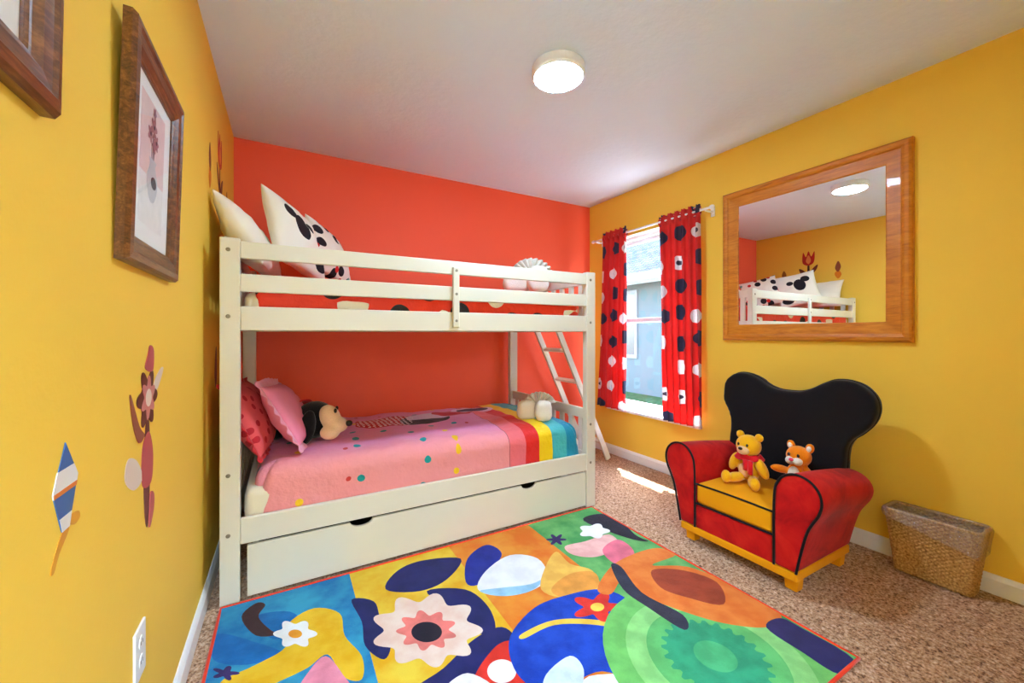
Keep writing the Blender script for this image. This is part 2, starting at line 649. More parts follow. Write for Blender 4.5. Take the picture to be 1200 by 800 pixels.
def lad_box(c, sx, sy, sz):
    return B().obox((sx, sy, sz), Matrix.Translation(c) @ Matrix.Rotation(-ang, 4, 'Y'))


L = (lb - la).length
LY0, LY1 = 2.74, 3.07
for y in (LY0, LY1):
    b = lad_box((la + lb) / 2 + Vector((0, y, 0)), .05, .024, L)
    obj('side_rail', b, M['bed'], ld, bevel=.004)
for k in range(5):
    p = la + ldir * (L * (.15 + .185 * k)) + Vector((0, (LY0 + LY1) / 2, 0))
    obj('rung', lad_box(p, .04, LY1 - LY0 - .024, .022), M['bed'], ld, bevel=.004)

# ------------------------------------------------------------------ bedding
t = NT('red_print_duvet')
v = t.coord()
m = t.n('ShaderNodeCombineXYZ')
sep = t.n('ShaderNodeSeparateXYZ', {0: v})
yz = t.math('ADD', sep.outputs[1], t.math('MULTIPLY', sep.outputs[2], -1.0))
t.put(m.inputs[0], sep.outputs[0])
t.put(m.inputs[1], yz)
uvw = m.outputs[0]
c = t.mix(t.noise(v, 8).outputs[0], lin((222, 44, 18)), lin((240, 62, 28)))
c = t.spots(c, uvw, 6.0, .34, lin((40, 34, 34)), .5, keep=(.22, .2))
c = t.spots(c, uvw, 6.0, .36, lin((232, 222, 196)), .5, keep=(.8, .15))
M['duvet_red'] = t.done(t.bsdf(c, .55, .3, t.bump(t.noise(v, 14, 4).outputs[0], .5, .02), sheen=.1))

t = NT('pink_striped_duvet')
v = t.coord()
sep = t.n('ShaderNodeSeparateXYZ', {0: v})
X, Y = sep.outputs[0], sep.outputs[1]
pinkbase = t.mix(t.n('ShaderNodeMapRange', {'Value': Y, 'From Min': 2.10, 'From Max': 2.30}).outputs[0], lin((240, 150, 150)), lin((233, 142, 186)))
xr = t.math('MULTIPLY', t.math('ADD', X, .2), .5)
st = lambda x: (x + .2) * .5
stripes = t.ramp(xr, [(0, (0, 0, 0, 1)), (st(1.165), lin((238, 112, 118))), (st(1.275), lin((222, 40, 36))), (st(1.375), lin((248, 205, 20))), (st(1.475), lin((74, 178, 180))), (st(1.585), lin((30, 140, 168))), (st(1.70), lin((190, 150, 190)))], 'CONSTANT')
msk = t.math('GREATER_THAN', X, 1.165)
plain = t.math('LESS_THAN', X, 1.1)
uvw = t.n('ShaderNodeCombineXYZ', {0: X, 1: t.math('SUBTRACT', Y, sep.outputs[2])}).outputs[0]
c = pinkbase
c = t.spots(c, uvw, 6.5, .12, lin((20, 150, 150)), .9, mask=plain, keep=(.2, .16))
c = t.spots(c, uvw, 6.5, .11, lin((240, 190, 20)), .9, mask=plain, keep=(.5, .14))
c = t.spots(c, uvw, 6.5, .08, lin((206, 50, 40)), .9, mask=plain, keep=(.75, .1))
c = t.spots(c, uvw, 6.5, .10, lin((250, 220, 225)), .9, mask=plain, keep=(.93, .06))
# a large flower print in red, black and white lying across the middle
wv = t.n('ShaderNodeVectorMath', {0: v, 1: t.n('ShaderNodeVectorMath', {0: t.noise(v, 3.5, 2).outputs['Color'], 1: (.14, .14, .14)}, operation='MULTIPLY').outputs[0]}, operation='ADD').outputs[0]


def disc(cx, cy, rx, ry):
    d = t.n('ShaderNodeVectorMath', {0: t.map(wv, (1 / rx, 1 / ry, 0), (-(cx + .07) / rx, -(cy + .07) / ry, 0))}, operation='LENGTH').outputs['Value']
    return t.math('LESS_THAN', d, 1.0)


for cx, cy, rx, ry, cc in ((.56, 2.66, .20, .17, (200, 24, 44)), (.80, 2.60, .17, .12, (38, 30, 40)), (.86, 2.68, .15, .10, (225, 205, 225)), (1.06, 2.74, .17, .13, (200, 24, 44)), (1.24, 2.82, .16, .13, (236, 206, 226)), (1.24, 2.83, .12, .09, (44, 40, 62))):
    c = t.mix(disc(cx, cy, rx, ry), c, lin(cc))
dm = disc(.56, 2.66, .19, .16)
c = t.spots(c, uvw, 34, .3, lin((245, 235, 235)), .2, mask=dm)
c = t.mix(t.math('MULTIPLY', msk, t.math('SUBTRACT', 1.0, disc(1.24, 2.82, .16, .13))), c, stripes)
h = t.math('ADD', t.noise(v, 10, 4).outputs[0], t.math('MULTIPLY', t.noise(v, 40, 3).outputs[0], .4))
M['duvet_pink'] = t.done(t.bsdf(c, .6, .25, t.bump(h, .45, .02), sheen=.1))
M['sheet'] = fabric('cream_sheet', (238, 226, 200))
M['pillow_cream'] = fabric('cream_pillowcase', (240, 230, 208))


def mattress(name, x0, x1, y0, y1, z0, z1):
    b = B()
    b.box(x0, x1, y0, y1, z0, z1)
    return obj(name, b, M['sheet'], bevel=.035, seg=4, smooth=True)


tag(mattress('mattress', -.16, 1.70, 2.10, 3.08, .272, .46), 'cream sheeted mattress of the lower bunk, its end showing at the pillows', 'mattress')
tag(mattress('mattress', -.16, 1.70, 2.10, 3.08, 1.186, 1.33), 'cream sheeted mattress of the upper bunk behind the guard rails', 'mattress')


def duvet(name, x0, x1, y0, y1, zb, zt, mtl, crown=.0, r=.07, amp=.012, seed=0, zbx=None):
    """cloth that lies over a mattress and hangs down its sides"""
    ly = (y1 - y0)
    hh = zt - zb
    zbx = zb if zbx is None else zbx

    def prof(s, a0, a1, bot):
        """walk from bottom edge up, over the top and down again: s in 0..1"""
        w = a1 - a0
        h = zt - bot
        arc = r * PI / 2
        tot = 2 * (h - r) + 2 * arc + (w - 2 * r)
        d = s * tot
        if d < h - r:
            return a0, bot + d
        d -= h - r
        if d < arc:
            q = d / r
            return a0 + r - r * math.cos(q), zt - r + r * math.sin(q)
        d -= arc
        if d < w - 2 * r:
            return a0 + r + d, zt
        d -= w - 2 * r
        if d < arc:
            q = d / r
            return a1 - r + r * math.sin(q), zt - r + r * math.cos(q)
        d -= arc
        return a1, zt - r - d

    b = B()

    def fn(u, v_):
        x, zx = prof(u, x0, x1, zbx)
        y, zy = prof(v_, y0, y1, zb)
        z = min(zx, zy)
        # bring the corners in so that hanging faces meet softly
        dx, dz = zt - zx, zt - zy
        if dx > 0 and dz > 0:
            z = zt - max(dx, dz)
            k = min(dx, dz) / max(max(dx, dz), 1e-5)
            x += (-1 if u > .5 else 1) * .05 * k
            y += (-1 if v_ > .5 else 1) * .05 * k
        cx = max(0, min(1, (x - x0) / (x1 - x0)))
        cy = max(0, min(1, (y - y0) / (y1 - y0)))
        z += crown * math.sin(PI * cx) ** .5 * math.sin(PI * cy)
        p = Vector((x * 5 + seed, y * 5, z * 5))
        n = noise.noise(p) + .5 * noise.noise(p * 2.3)
        q = amp * n
        if zt - zy > r * .6:
            y += q * .6 * (1 if v_ > .5 else -1)
        else:
            z += q
        return (x, y, z)
    b.grid(fn, 110, 110)
    return obj(name, b, mtl, smooth=True, solid=.012)


tag(duvet('duvet', -.118, 1.708, 2.102, 3.075, .34, .545, M['duvet_pink'], .028, .08, .016, 3), 'pink duvet with coloured stripes at its foot, on the lower bunk', 'duvet')
tag(duvet('duvet', -.14, 1.705, 2.104, 3.08, 1.255, 1.385, M['duvet_red'], .055, .05, .012, 9), 'red duvet with black and cream spots, on the upper bunk', 'duvet')


def pillow(name, w, h, tk, mtl, mtx, pinch=.08, pw=.42, seed=0, n=36, ruffle=0, parent=None):
    """stuffed cushion; local x = width, y = height, z = thickness"""
    b = B()
    for sgn in (1, -1):
        def fn(u, v_, sgn=sgn):
            a, c_ = 2 * u - 1, 2 * v_ - 1
            # finer rows near the seam
            a = math.sin(a * PI / 2)
            c_ = math.sin(c_ * PI / 2)
            x = w / 2 * a * (1 - pinch * (1 - c_ * c_))
            y = h / 2 * c_ * (1 - pinch * (1 - a * a))
            z = tk / 2 * max(0, (1 - a * a) * (1 - c_ * c_)) ** pw
            z *= 1 + .18 * noise.noise(Vector((a * 2 + seed, c_ * 2, sgn)))
            z += .004 * noise.noise(Vector((a * 6 + seed, c_ * 6, 3 + sgn))) * (1 - a * a)
            return Vector((x, y, sgn * z))
        b.grid(fn, n, n)
    bmesh.ops.remove_doubles(b.b, verts=b.b.verts[:], dist=.0006)
    o = obj(name, b, mtl, local=True, smooth=True, parent=parent)
    o.matrix_local = mtx
    return o


def basis(c, xdir, ydir):
    """matrix whose x and y axes follow the two directions"""
    x = Vector(xdir).normalized()
    y = Vector(ydir)
    y = (y - x * y.dot(x)).normalized()
    z = x.cross(y)
    m = Matrix((x, y, z)).transposed().to_4x4()
    m.translation = Vector(c)
    return m


# prints for the pillows
t = NT('cream_with_black_blot')
v = t.coord()
c = lin((242, 234, 214))
def blot(cx, cy, rx, ry):
    d = t.n('ShaderNodeVectorMath', {0: t.map(v, (1 / rx, 1 / ry, 0), (-cx / rx, -cy / ry, 0))}, operation='LENGTH').outputs['Value']
    return t.math('LESS_THAN', d, 1.0)
for q in ((-.10, .10, .045, .04), (-.03, .03, .06, .075), (.06, .07, .035, .03), (.12, -.14, .06, .04)):
    c = t.mix(blot(*q), c, lin((40, 34, 36)))
M['pillow_blot'] = t.done(t.bsdf(c, .85, .15, t.bump(t.noise(v, 500).outputs[0], .2, .002)))

t = NT('cream_with_small_print')
v = t.coord()
c = lin((238, 224, 206))
c = t.spots(c, v, 11, .36, lin((44, 36, 38)), .8, keep=(.2, .2))
c = t.spots(c, v, 14, .28, lin((206, 44, 40)), .9, keep=(.6, .12), loc=(.3, .2, 0))
c = t.spots(c, v, 14, .24, lin((120, 170, 150)), .9, keep=(.9, .07), loc=(.3, .2, 0))
M['pillow_print'] = t.done(t.bsdf(c, .85, .15, t.bump(t.noise(v, 500).outputs[0], .2, .002)))

t = NT('pink_pillowcase')
v = t.coord()
c = t.mix(t.noise(v, 6).outputs[0], lin((236, 130, 160)), lin((242, 150, 176)))
M['pillow_pink'] = t.done(t.bsdf(c, .75, .2, t.bump(t.noise(v, 16, 3).outputs[0], .4, .012)))
t = NT('coral_dotted_pillowcase')
v = t.coord()
c = t.mix(t.noise(v, 6).outputs[0], lin((224, 84, 88)), lin((236, 104, 104)))
c = t.spots(c, v, 13, .2, lin((192, 40, 52)), .8)
M['pillow_coral'] = t.done(t.bsdf(c, .75, .2, t.bump(t.noise(v, 16, 3).outputs[0], .4, .012)))
M['ruffle_red'] = fabric('red_ruffle', (214, 44, 52))
M['ruffle_pink'] = fabric('pale_pink_ruffle', (243, 160, 184))

# upper bunk, against the left wall
G = 'pillows on the upper bunk'
tag(pillow('pillow', .56, .37, .16, M['pillow_cream'], basis((-.155, 2.44, 1.605), (.12, 1, -.06), (-.52, .0, .86)), seed=1), 'plain cream pillow leaning on the yellow wall, upper bunk', 'pillow', G)
tag(pillow('pillow', .44, .43, .15, M['pillow_blot'], basis((.045, 2.53, 1.672), (.54, .82, -.2), (-.32, .1, .94)), seed=5), 'cream pillow with a large black blot, upper bunk', 'pillow', G)
tag(pillow('pillow', .41, .39, .14, M['pillow_print'], basis((.245, 2.84, 1.65), (.56, .8, -.24), (-.32, .1, .94)), seed=8), 'cream pillow with small black and red print, upper bunk', 'pillow', G)


def ruffled(w, h, tk, face, edge, mtx, seed, label, rw=.05):
    e = thing('pillow', label, 'pillow', (0, 0, 0), 'pillows on the lower bunk')
    e.matrix_world = mtx
    pillow('cover', w, h, tk, face, Matrix.Identity(4), .05, .45, seed, parent=e)
    b = B()

    def fn(u, v_):
        # walk round the seam
        q = u * 4
        k = int(q) % 4
        f = q - int(q)
        cs = [(-1, -1), (1, -1), (1, 1), (-1, 1)]
        p, s = cs[k], cs[(k + 1) % 4]
        a, c_ = p[0] + (s[0] - p[0]) * f, p[1] + (s[1] - p[1]) * f
        x = w / 2 * a * (1 - .05 * (1 - c_ * c_))
        y = h / 2 * c_ * (1 - .05 * (1 - a * a))
        l = math.hypot(x, y)
        o = rw * (v_ * 1.1 - .1)
        z = math.sin(u * 2 * PI * 30) * .006 * v_ + .008 * noise.noise(Vector((u * 25, seed, 0))) * v_
        return Vector((x + x / l * o, y + y / l * o, z))
    b.grid(fn, 260, 4, wrap=True)
    obj('ruffle', b, edge, e, smooth=True, local=True, solid=.003)
    return e


ruffled(.56, .36, .15, M['pillow_coral'], M['ruffle_red'], basis((-.15, 2.46, .725), (.1, 1, -.05), (-.42, 0, .9)), 2, 'coral dotted pillow with red ruffle at the wall, lower bunk', .035)
ruffled(.50, .34, .15, M['pillow_pink'], M['ruffle_pink'], basis((.01, 2.47, .725), (.14, 1, -.08), (-.50, .0, .86)), 4, 'pink pillow with pale ruffle propped in front, lower bunk', .05)

# ------------------------------------------------------------------ plush toys
def plush(name, rgb):
    t = NT(name)
    v = t.coord()
    b = lin(rgb)
    n = t.noise(v, 260, 3).outputs[0]
    c = t.mix(n, tuple(x * .8 for x in b[:3]) + (1,), tuple(min(1, x * 1.15) for x in b[:3]) + (1,))
    return t.done(t.bsdf(c, .95, .08, t.bump(n, .6, .004), sheen=.4))


M['pl_black'] = plush('black_plush', (24, 22, 25))
M['pl_cream'] = plush('cream_plush', (240, 196, 150))
M['pl_white'] = plush('white_plush', (240, 232, 222))
M['pl_gold'] = plush('golden_plush', (246, 176, 22))
M['pl_orange'] = plush('orange_plush', (244, 134, 20))
M['nose'] = mat('black_nose', (20, 18, 20), .25, .5)
M['nosepink'] = mat('pink_nose', (226, 50, 84), .4, .4)
M['redcloth'] = fabric('red_felt', (212, 24, 34))


def P(e, name, shapes, m, vox=.006, sm=4, parent=None):
    b = B()
    for s in shapes:
        b.ell(*s)
    return obj(name, b, m, parent or e, smooth=True, vox=vox, sm=sm)


# puppy lying on the lower bunk, its head towards the room
dg = thing('plush_puppy', 'black plush puppy with cream muzzle lying by the pillows', 'plush toy', (.22, 2.55, .60))
P(dg, 'body', [((.21, 2.56, .685), (.088, .08, .085)), ((.11, 2.66, .68), (.12, .10, .075), (0, 0, -.6)), ((.02, 2.74, .68), (.09, .09, .07)),
               ((.16, 2.53, .635), (.05, .035, .032)), ((.05, 2.62, .63), (.05, .035, .032))], M['pl_black'])
P(dg, 'muzzle', [((.268, 2.50, .70), (.045, .05, .06), (0, -.4, 0)), ((.30, 2.485, .665), (.045, .042, .036)), ((.265, 2.465, .64), (.042, .034, .034))], M['pl_cream'])
P(dg, 'nose', [((.345, 2.463, .672), (.016, .017, .014))], M['nose'], .003, 2)
for dy in (-.032, .03):
    P(dg, 'eye', [((.292 + dy * .2, 2.476 + dy, .738), (.007, .007, .011))], M['nose'], .002, 1)
for (c_, r_) in (((.175, 2.462, .672), (.034, .02, .078)), ((.225, 2.648, .672), (.034, .02, .078))):
    P(dg, 'ear', [(c_, r_, (.15 if c_[1] < 2.5 else -.15, .1, .25))], M['pl_black'], .005, 3)
b = B()
nk = basis((.145, 2.61, .672), (.6, .8, 0), (0, 0, 1))
b.grid(lambda u, v_: nk @ Vector(((.093 + .012 * v_) * math.cos(2 * PI * u), (.088 + .014 * v_) * math.sin(2 * PI * u), -.02 + .05 * v_ + .006 * math.sin(u * 40) * v_)), 56, 8, wrap=True)
obj('kerchief', b, M['redcloth'], dg, smooth=True, solid=.006)

dg.scale = (1.18, 1.18, 1.18)
dg.location = (.150, 2.43, .575)

# teddy bear and kitten sitting on the armchair seat (built facing -x, moved below)
SEAT = .345
tb = thing('teddy_bear', 'golden plush teddy bear with red scarf sitting on the armchair', 'plush toy', (2.17, 1.262, SEAT))
x, y, z = 2.19, 1.262, SEAT
P(tb, 'body', [((x, y, z + .075), (.052, .058, .075)), ((x - .075, y + .035, z + .026), (.065, .027, .026), (0, 0, -.25)), ((x - .07, y - .06, z + .026), (.065, .027, .026), (0, 0, .55)),
               ((x - .128, y + .052, z + .034), (.02, .026, .034)), ((x - .118, y - .094, z + .034), (.02, .026, .034)),
               ((x - .02, y + .072, z + .095), (.028, .024, .055), (.35, 0, 0)), ((x - .02, y - .076, z + .092), (.028, .024, .055), (-.5, 0, 0)),
               ((x - .01, y, z + .195), (.058, .062, .058))], M['pl_gold'], .005, 3)
for dy in (-.05, .05):
    P(tb, 'ear', [((x, y + dy, z + .245), (.014, .022, .022))], M['pl_gold'], .004, 2)
    P(tb, 'eye', [((x - .064, y + dy * .46, z + .207), (.005, .006, .008))], M['nose'], .0018, 1)
P(tb, 'muzzle', [((x - .06, y, z + .178), (.026, .032, .024))], M['pl_cream'], .004, 2)
P(tb, 'belly', [((x - .036, y, z + .07), (.021, .036, .042))], M['pl_cream'], .004, 2)
P(tb, 'nose', [((x - .086, y, z + .19), (.007, .012, .008))], M['nose'], .0022, 1)
b = B()
b.grid(lambda u, v_: (x + (.045 + .02 * v_) * math.cos(2 * PI * u) - .004, y + (.05 + .022 * v_) * math.sin(2 * PI * u), z + .152 - .026 * v_ + .003 * math.sin(u * 40)), 48, 8, wrap=True)
for s in (-1, 1):
    b.box(x - .072, x - .064, y - .03 + s * .012 - .01, y - .03 + s * .012 + .01, z + .07 + s * .008, z + .13)
obj('scarf', b, M['redcloth'], tb, smooth=True, solid=.006)

kt = thing('plush_kitten', 'orange plush kitten with white muzzle beside the right armrest', 'plush toy', (2.28, 1.075, SEAT))
x, y, z = 2.29, 1.075, SEAT
P(kt, 'body', [((x, y, z + .07), (.05, .05, .07)), ((x - .07, y + .03, z + .024), (.055, .024, .023)), ((x - .07, y - .045, z + .024), (.055, .024, .023), (0, 0, .3)),
               ((x - .055, y + .055, z + .10), (.05, .021, .02), (0, .2, -.6)), ((x - .02, y - .06, z + .09), (.024, .02, .05), (-.4, 0, 0)),
               ((x - .01, y - .01, z + .175), (.052, .056, .052))], M['pl_orange'], .005, 3)
for dy in (-.045, .04):
    er = P(kt, 'ear', [((x, y - .01 + dy, z + .222), (.012, .02, .026), (dy * -6, 0, 0))], M['pl_orange'], .004, 1)
    P(kt, 'inner_ear', [((x - .009, y - .01 + dy, z + .221), (.006, .012, .017), (dy * -6, 0, 0))], M['pl_white'], .003, 1, er)
    P(kt, 'eye', [((x - .06, y - .008 + dy * .5, z + .188), (.004, .007, .009))], M['nose'], .0018, 1)
P(kt, 'muzzle', [((x - .055, y + .008, z + .158), (.022, .022, .02)), ((x - .055, y - .026, z + .158), (.022, .022, .02))], M['pl_white'], .004, 2)
P(kt, 'nose', [((x - .08, y - .008, z + .168), (.009, .011, .009))], M['nosepink'], .0022, 1)
P(kt, 'bib', [((x - .036, y, z + .075), (.02, .03, .05))], M['pl_white'], .004, 2)

# ------------------------------------------------------------------ towels folded into fans
t = NT('cream_terry')
v = t.coord()
n = t.noise(v, 420, 3).outputs[0]
c = t.mix(n, lin((222, 210, 190)), lin((246, 240, 228)))
M['terry'] = t.done(t.bsdf(c, .95, .08, t.bump(n, .6, .004), sheen=.3))


def towel_fan(x, y, z, label, s=1.0, yaw=0.0):
    e = thing('towel_fan', label, 'towel', (x, y, z), rot=(0, 0, yaw))
    # two soft rolled pouches in front and a pleated fan rising behind them; local frame, front towards -y
    for (cx, cy, w_, h_) in ((-.06 * s, .0, .15 * s, .145 * s), (.05 * s, -.07 * s, .125 * s, .15 * s)):
        b = B()

        def fn(u, v_, cx=cx, cy=cy, w_=w_, h_=h_):
            a = 2 * PI * u
            q = (1 - abs(2 * v_ - 1) ** 4) ** .5
            sx = w_ / 2 * (abs(math.cos(a)) ** .6) * math.copysign(1, math.cos(a))
            sy = .042 * s * (abs(math.sin(a)) ** .7) * math.copysign(1, math.sin(a))
            taper = 1.0 - .12 * v_
            return Vector((cx + sx * q * taper + .006 * noise.noise(Vector((v_ * 4, a, cx))), cy + sy * q, .002 + h_ * v_))
        b.grid(fn, 36, 18, wrap=True)
        obj('pouch', b, M['terry'], e, smooth=True, local=True)
    b = B()
    n_ = 84

    def fan(u, v_):
        a = PI * (.06 + .88 * u)
        r_ = s * (.02 + .075 * v_)
        fold = math.sin(u * PI * 2 * 10) * .016 * (.3 + v_) * s
        return Vector((.03 * s - r_ * math.cos(a) * 1.25, -.005 * s + fold, .105 * s + r_ * math.sin(a)))
    b.grid(fan, n_, 6)
    obj('fan', b, M['terry'], e, smooth=True, local=True, solid=.006)
    return e


towel_fan(1.49, 2.32, .556, 'cream towels folded with a pleated fan on the lower bunk foot', .95, -.45)
towel_fan(1.53, 2.50, 1.435, 'cream towels folded with a pleated fan on the upper bunk', 1.3, -.35)

# ------------------------------------------------------------------ curtains
def curtain_mat():
    t = NT('red_print_curtain')
    uv = t.coord('UV')
    v = t.map(uv, (.46, 1.65, 1))
    c = t.mix(t.noise(t.coord(), 5).outputs[0], lin((218, 50, 48)), lin((232, 78, 74)))
    c = t.spots(c, v, 4.9, .29, lin((78, 74, 98)), .28, keep=(.24, .24))
    c = t.spots(c, v, 4.9, .27, lin((232, 222, 220)), .28, keep=(.74, .24))
    c = t.spots(c, v, 4.9, .09, lin((90, 82, 98)), .28, keep=(.62, .06))
    sh = t.bsdf(c, .75, .2, sheen=.1)
    tl = t.n('ShaderNodeBsdfTranslucent', {'Color': c}).outputs[0]
    return t.done(t.n('ShaderNodeMixShader', {0: .5, 1: sh, 2: tl}).outputs[0])


M['curtain'] = curtain_mat()
CX = XR - .085
ROD_Z = 2.045
rod = thing('curtain_rod', 'thin white curtain rod above the window', 'curtain rod', (CX, 2.42, ROD_Z))
obj('pole', B().tube([(CX, 1.80, ROD_Z), (CX, 3.03, ROD_Z)], .009, 14), M['rod'], rod, smooth=True)
for y, s in ((1.80, -1), (3.03, 1)):
    bb = B().lathe([(.009, 0), (.014, .004), (.016, .016), (.012, .03), (.004, .034)], n=18)
    bb.move(Matrix.Translation((CX, y, ROD_Z)) @ Matrix.Rotation(-s * PI / 2, 4, 'X'))
    obj('finial', bb, M['rod'], rod, smooth=True)
for y in (1.832, 2.998):
    b = B().box(CX - .006, XR, y - .006, y + .006, ROD_Z - .018, ROD_Z - .009)
    b.box(XR - .006, XR, y - .015, y + .015, ROD_Z - .045, ROD_Z + .025)
    obj('bracket', b, M['rod'], rod)


def curtain(y0t, y1t, y0b, y1b, z0, z1, folds, seed, label):
    e = thing('curtain', label, 'curtain', (CX, (y0b + y1b) / 2, z0), 'red print curtains at the window')
    b = B()
    rnd = random.Random(seed)
    ph = [rnd.uniform(.75, 1.25) for _ in range(folds + 2)]

    def fn(u, v_):
        a = y0b + (y1b - y0b) * u
        c_ = y0t + (y1t - y0t) * u
        k = v_ ** .8
        y = a + (c_ - a) * k
        f = u * folds
        i = int(f)
        amp = .020 * (ph[i] * (1 - (f - i)) + ph[i + 1] * (f - i))
        z = z0 + (z1 - z0) * v_
        d = abs(z - ROD_Z)
        x = math.sin(2 * PI * f + .5 * math.sin(v_ * 4 + seed)) * amp
        x += .006 * noise.noise(Vector((u * 6, v_ * 5, seed)))
        y += .008 * math.sin(2 * PI * f * 2 + 1) * (1 - v_ * .5)
        if d < .035:                       # pocket that runs round the rod
            g = 1 - d / .035
            x = x * (1 - g) + (.013 + .004 * math.sin(2 * PI * f * 3)) * g
        z += .004 * math.sin(2 * PI * f * 3) if v_ > .985 else 0
        return Vector((CX + x * (-1), y, z))
    b.grid(fn, folds * 16, 90)
    # UV: real cloth width, so that the print keeps its shape
    obj('panel', b, M['curtain'], e, smooth=True, solid=.0016)
    b = B()

    def back(u, v_):
        f = u * folds
        y = y0t + (y1t - y0t) * u
        z = ROD_Z + .035 - .07 * v_
        g = 1 - abs(z - ROD_Z) / .035
        return Vector((CX + .004 + .012 * g, y, z))
    b.grid(back, folds * 6, 8)
    obj('rod_pocket', b, M['curtain'], e, smooth=True, solid=.0012)


curtain(2.60, 2.90, 2.61, 2.985, .455, 2.10, 5, 3, 'red spotted curtain nearest the bunk bed')
curtain(1.875, 2.25, 1.85, 2.19, .455, 2.09, 6, 8, 'red spotted curtain nearest the mirror')


# ------------------------------------------------------------------ mirror and framed prints
def frame_ring(y0, y1, z0, z1, prof, X):
    """mitred frame in a wall plane: prof = (inward distance, height off the wall)"""
    b = B()
    R = []
    for d, h in prof:
        R.append([b.b.verts.new((X(h), a, c_)) for a, c_ in ((y0 + d, z0 + d), (y1 - d, z0 + d), (y1 - d, z1 - d), (y0 + d, z1 - d))])
    for i in range(len(R)):
        j = (i + 1) % len(R)
        for k in range(4):
            b.face([R[i][k], R[i][(k + 1) % 4], R[j][(k + 1) % 4], R[j][k]])
    return b


mr = thing('wall_mirror', 'large square mirror in a honey wood frame on the yellow wall', 'mirror', (XR, 1.2475, 1.10))
pf = [(0, .001), (0, .022), (.004, .030), (.013, .036), (.028, .037), (.038, .032), (.042, .026), (.046, .024), (.10, .020), (.106, .016), (.106, .001)]
obj('frame', frame_ring(.753, 1.742, 1.10, 2.122, pf, lambda h: XR - h), M['oak'], mr, bevel=0)
b = B()
b.prism([(.853, 1.20), (1.642, 1.20), (1.642, 2.022), (.853, 2.022)], lambda p, h: (XR - h, p[0], p[1]), (.003, .012))
obj('glass', b, M['mirror'], mr)


def art_mat(name, rgb):
    return mat(name, rgb, .85, .1, .12, 30)


def picture(y0, y1, z0, z1, lean, label, kind):
    e = thing('framed_print', label, 'picture', (XL, (y0 + y1) / 2, z0), rot=(0, lean, 0))
    W, H = y1 - y0, z1 - z0
    a, c_ = -W / 2, W / 2
    pf = [(0, .001), (0, .016), (.006, .024), (.02, .026), (.026, .022), (.045, .020), (.056, .013), (.060, .012), (.064, .009), (.064, .001)]
    obj('frame', frame_ring(a, c_, 0, H, pf, lambda h: h), M['walnut'], e, local=True)
    d = .062
    obj('mat_board', B().box(.002, .005, a + d, c_ - d, d, H - d), M['paper'], e, local=True)
    b = B()
    L3 = lambda p, h: (h, p[0], p[1])
    mw = .118
    iy0, iy1, iz0, iz1 = a + mw, c_ - mw, mw - .01, H - mw + .02
    mm = [art_mat('print_pink_paper', (226, 200, 198)), art_mat('print_pale_paper', (232, 230, 228)), art_mat('print_ink', (86, 76, 84)), art_mat('print_rose', (168, 120, 124)), art_mat('print_grey', (196, 196, 200))]
    b.prism([(iy0, iz0 + .12), (iy1, iz0 + .12), (iy1, iz1), (iy0, iz1)], L3, (.005, .0054))
    b.mi = 1
    b.prism([(iy0, iz0), (iy1, iz0), (iy1, iz0 + .12), (iy0, iz0 + .12)], L3, (.005, .0054))
    cy = 0
    # a vase of flowers in pencil tones
    vz = iz0 + .07
    b.mi = 4
    b.prism(curve_pts([(cy - .02, vz), (cy + .02, vz), (cy + .045, vz + .045), (cy + .022, vz + .085), (cy + .028, vz + .10), (cy - .028, vz + .10), (cy - .022, vz + .085), (cy - .045, vz + .045)], 4), L3, (.0054, .0058))
    b.mi = 2
    b.prism(ellp(cy + .012, vz + .045, .022, .015), L3, (.0058, .0061))
    for dx in (-.02, 0, .018):
        b.prism([(cy + dx * .4 - .0015, vz + .1), (cy + dx * .4 + .0015, vz + .1), (cy + dx + .0015, vz + .17), (cy + dx - .0015, vz + .17)], L3, (.0054, .0058))
    b.mi = 3
    for i, (dx, dz, r_) in enumerate(((-.026, .155, .022), (.022, .15, .022), (0, .18, .026), (.004, .135, .018), (.0, .215, .014))):
        b.prism(flower(cy + dx, vz + dz, r_, r_, 5 + i % 2, .2, 48), L3, (.0058 + i * .0002, .0061 + i * .0002))
    b.mi = 2
    for dx, dz in ((-.026, .155), (.022, .15), (0, .18)):
        b.prism(ellp(cy + dx, vz + dz, .005, .005, 12), L3, (.0066, .0071))
    obj('print', b, mm, e, local=True)
    obj('glass', B().box(.0088, .0105, a + .06, c_ - .06, .06, H - .06), M['pglass'], e, local=True)
    return e


picture(1.083, 1.515, 1.295, 1.805, math.radians(1.6), 'framed pencil print of flowers in a brown frame, fully in view', 'a')
picture(.372, .81, 1.447, 1.965, math.radians(1.0), 'framed print in a brown frame cut off at the top left corner', 'b')

# ------------------------------------------------------------------ wall stickers
def sticker(name, label, shapes):
    """vinyl shapes on the left wall; each shape = (outline in y,z, colour)"""
    b = B()
    mm = []
    names = []
    for i, (pts, rgb) in enumerate(shapes):
        nm = 'sticker_%02x%02x%02x' % rgb
        if nm not in names:
            names.append(nm)
            mm.append(mat(nm, rgb, .5, .3, .04))
        b.mi = names.index(nm)
        b.prism(pts, lambda p, h: (XL + h, p[0], p[1]), (.0002, .0010 + .0002 * i))
    return tag(obj(name, b, mm), label, 'wall sticker')


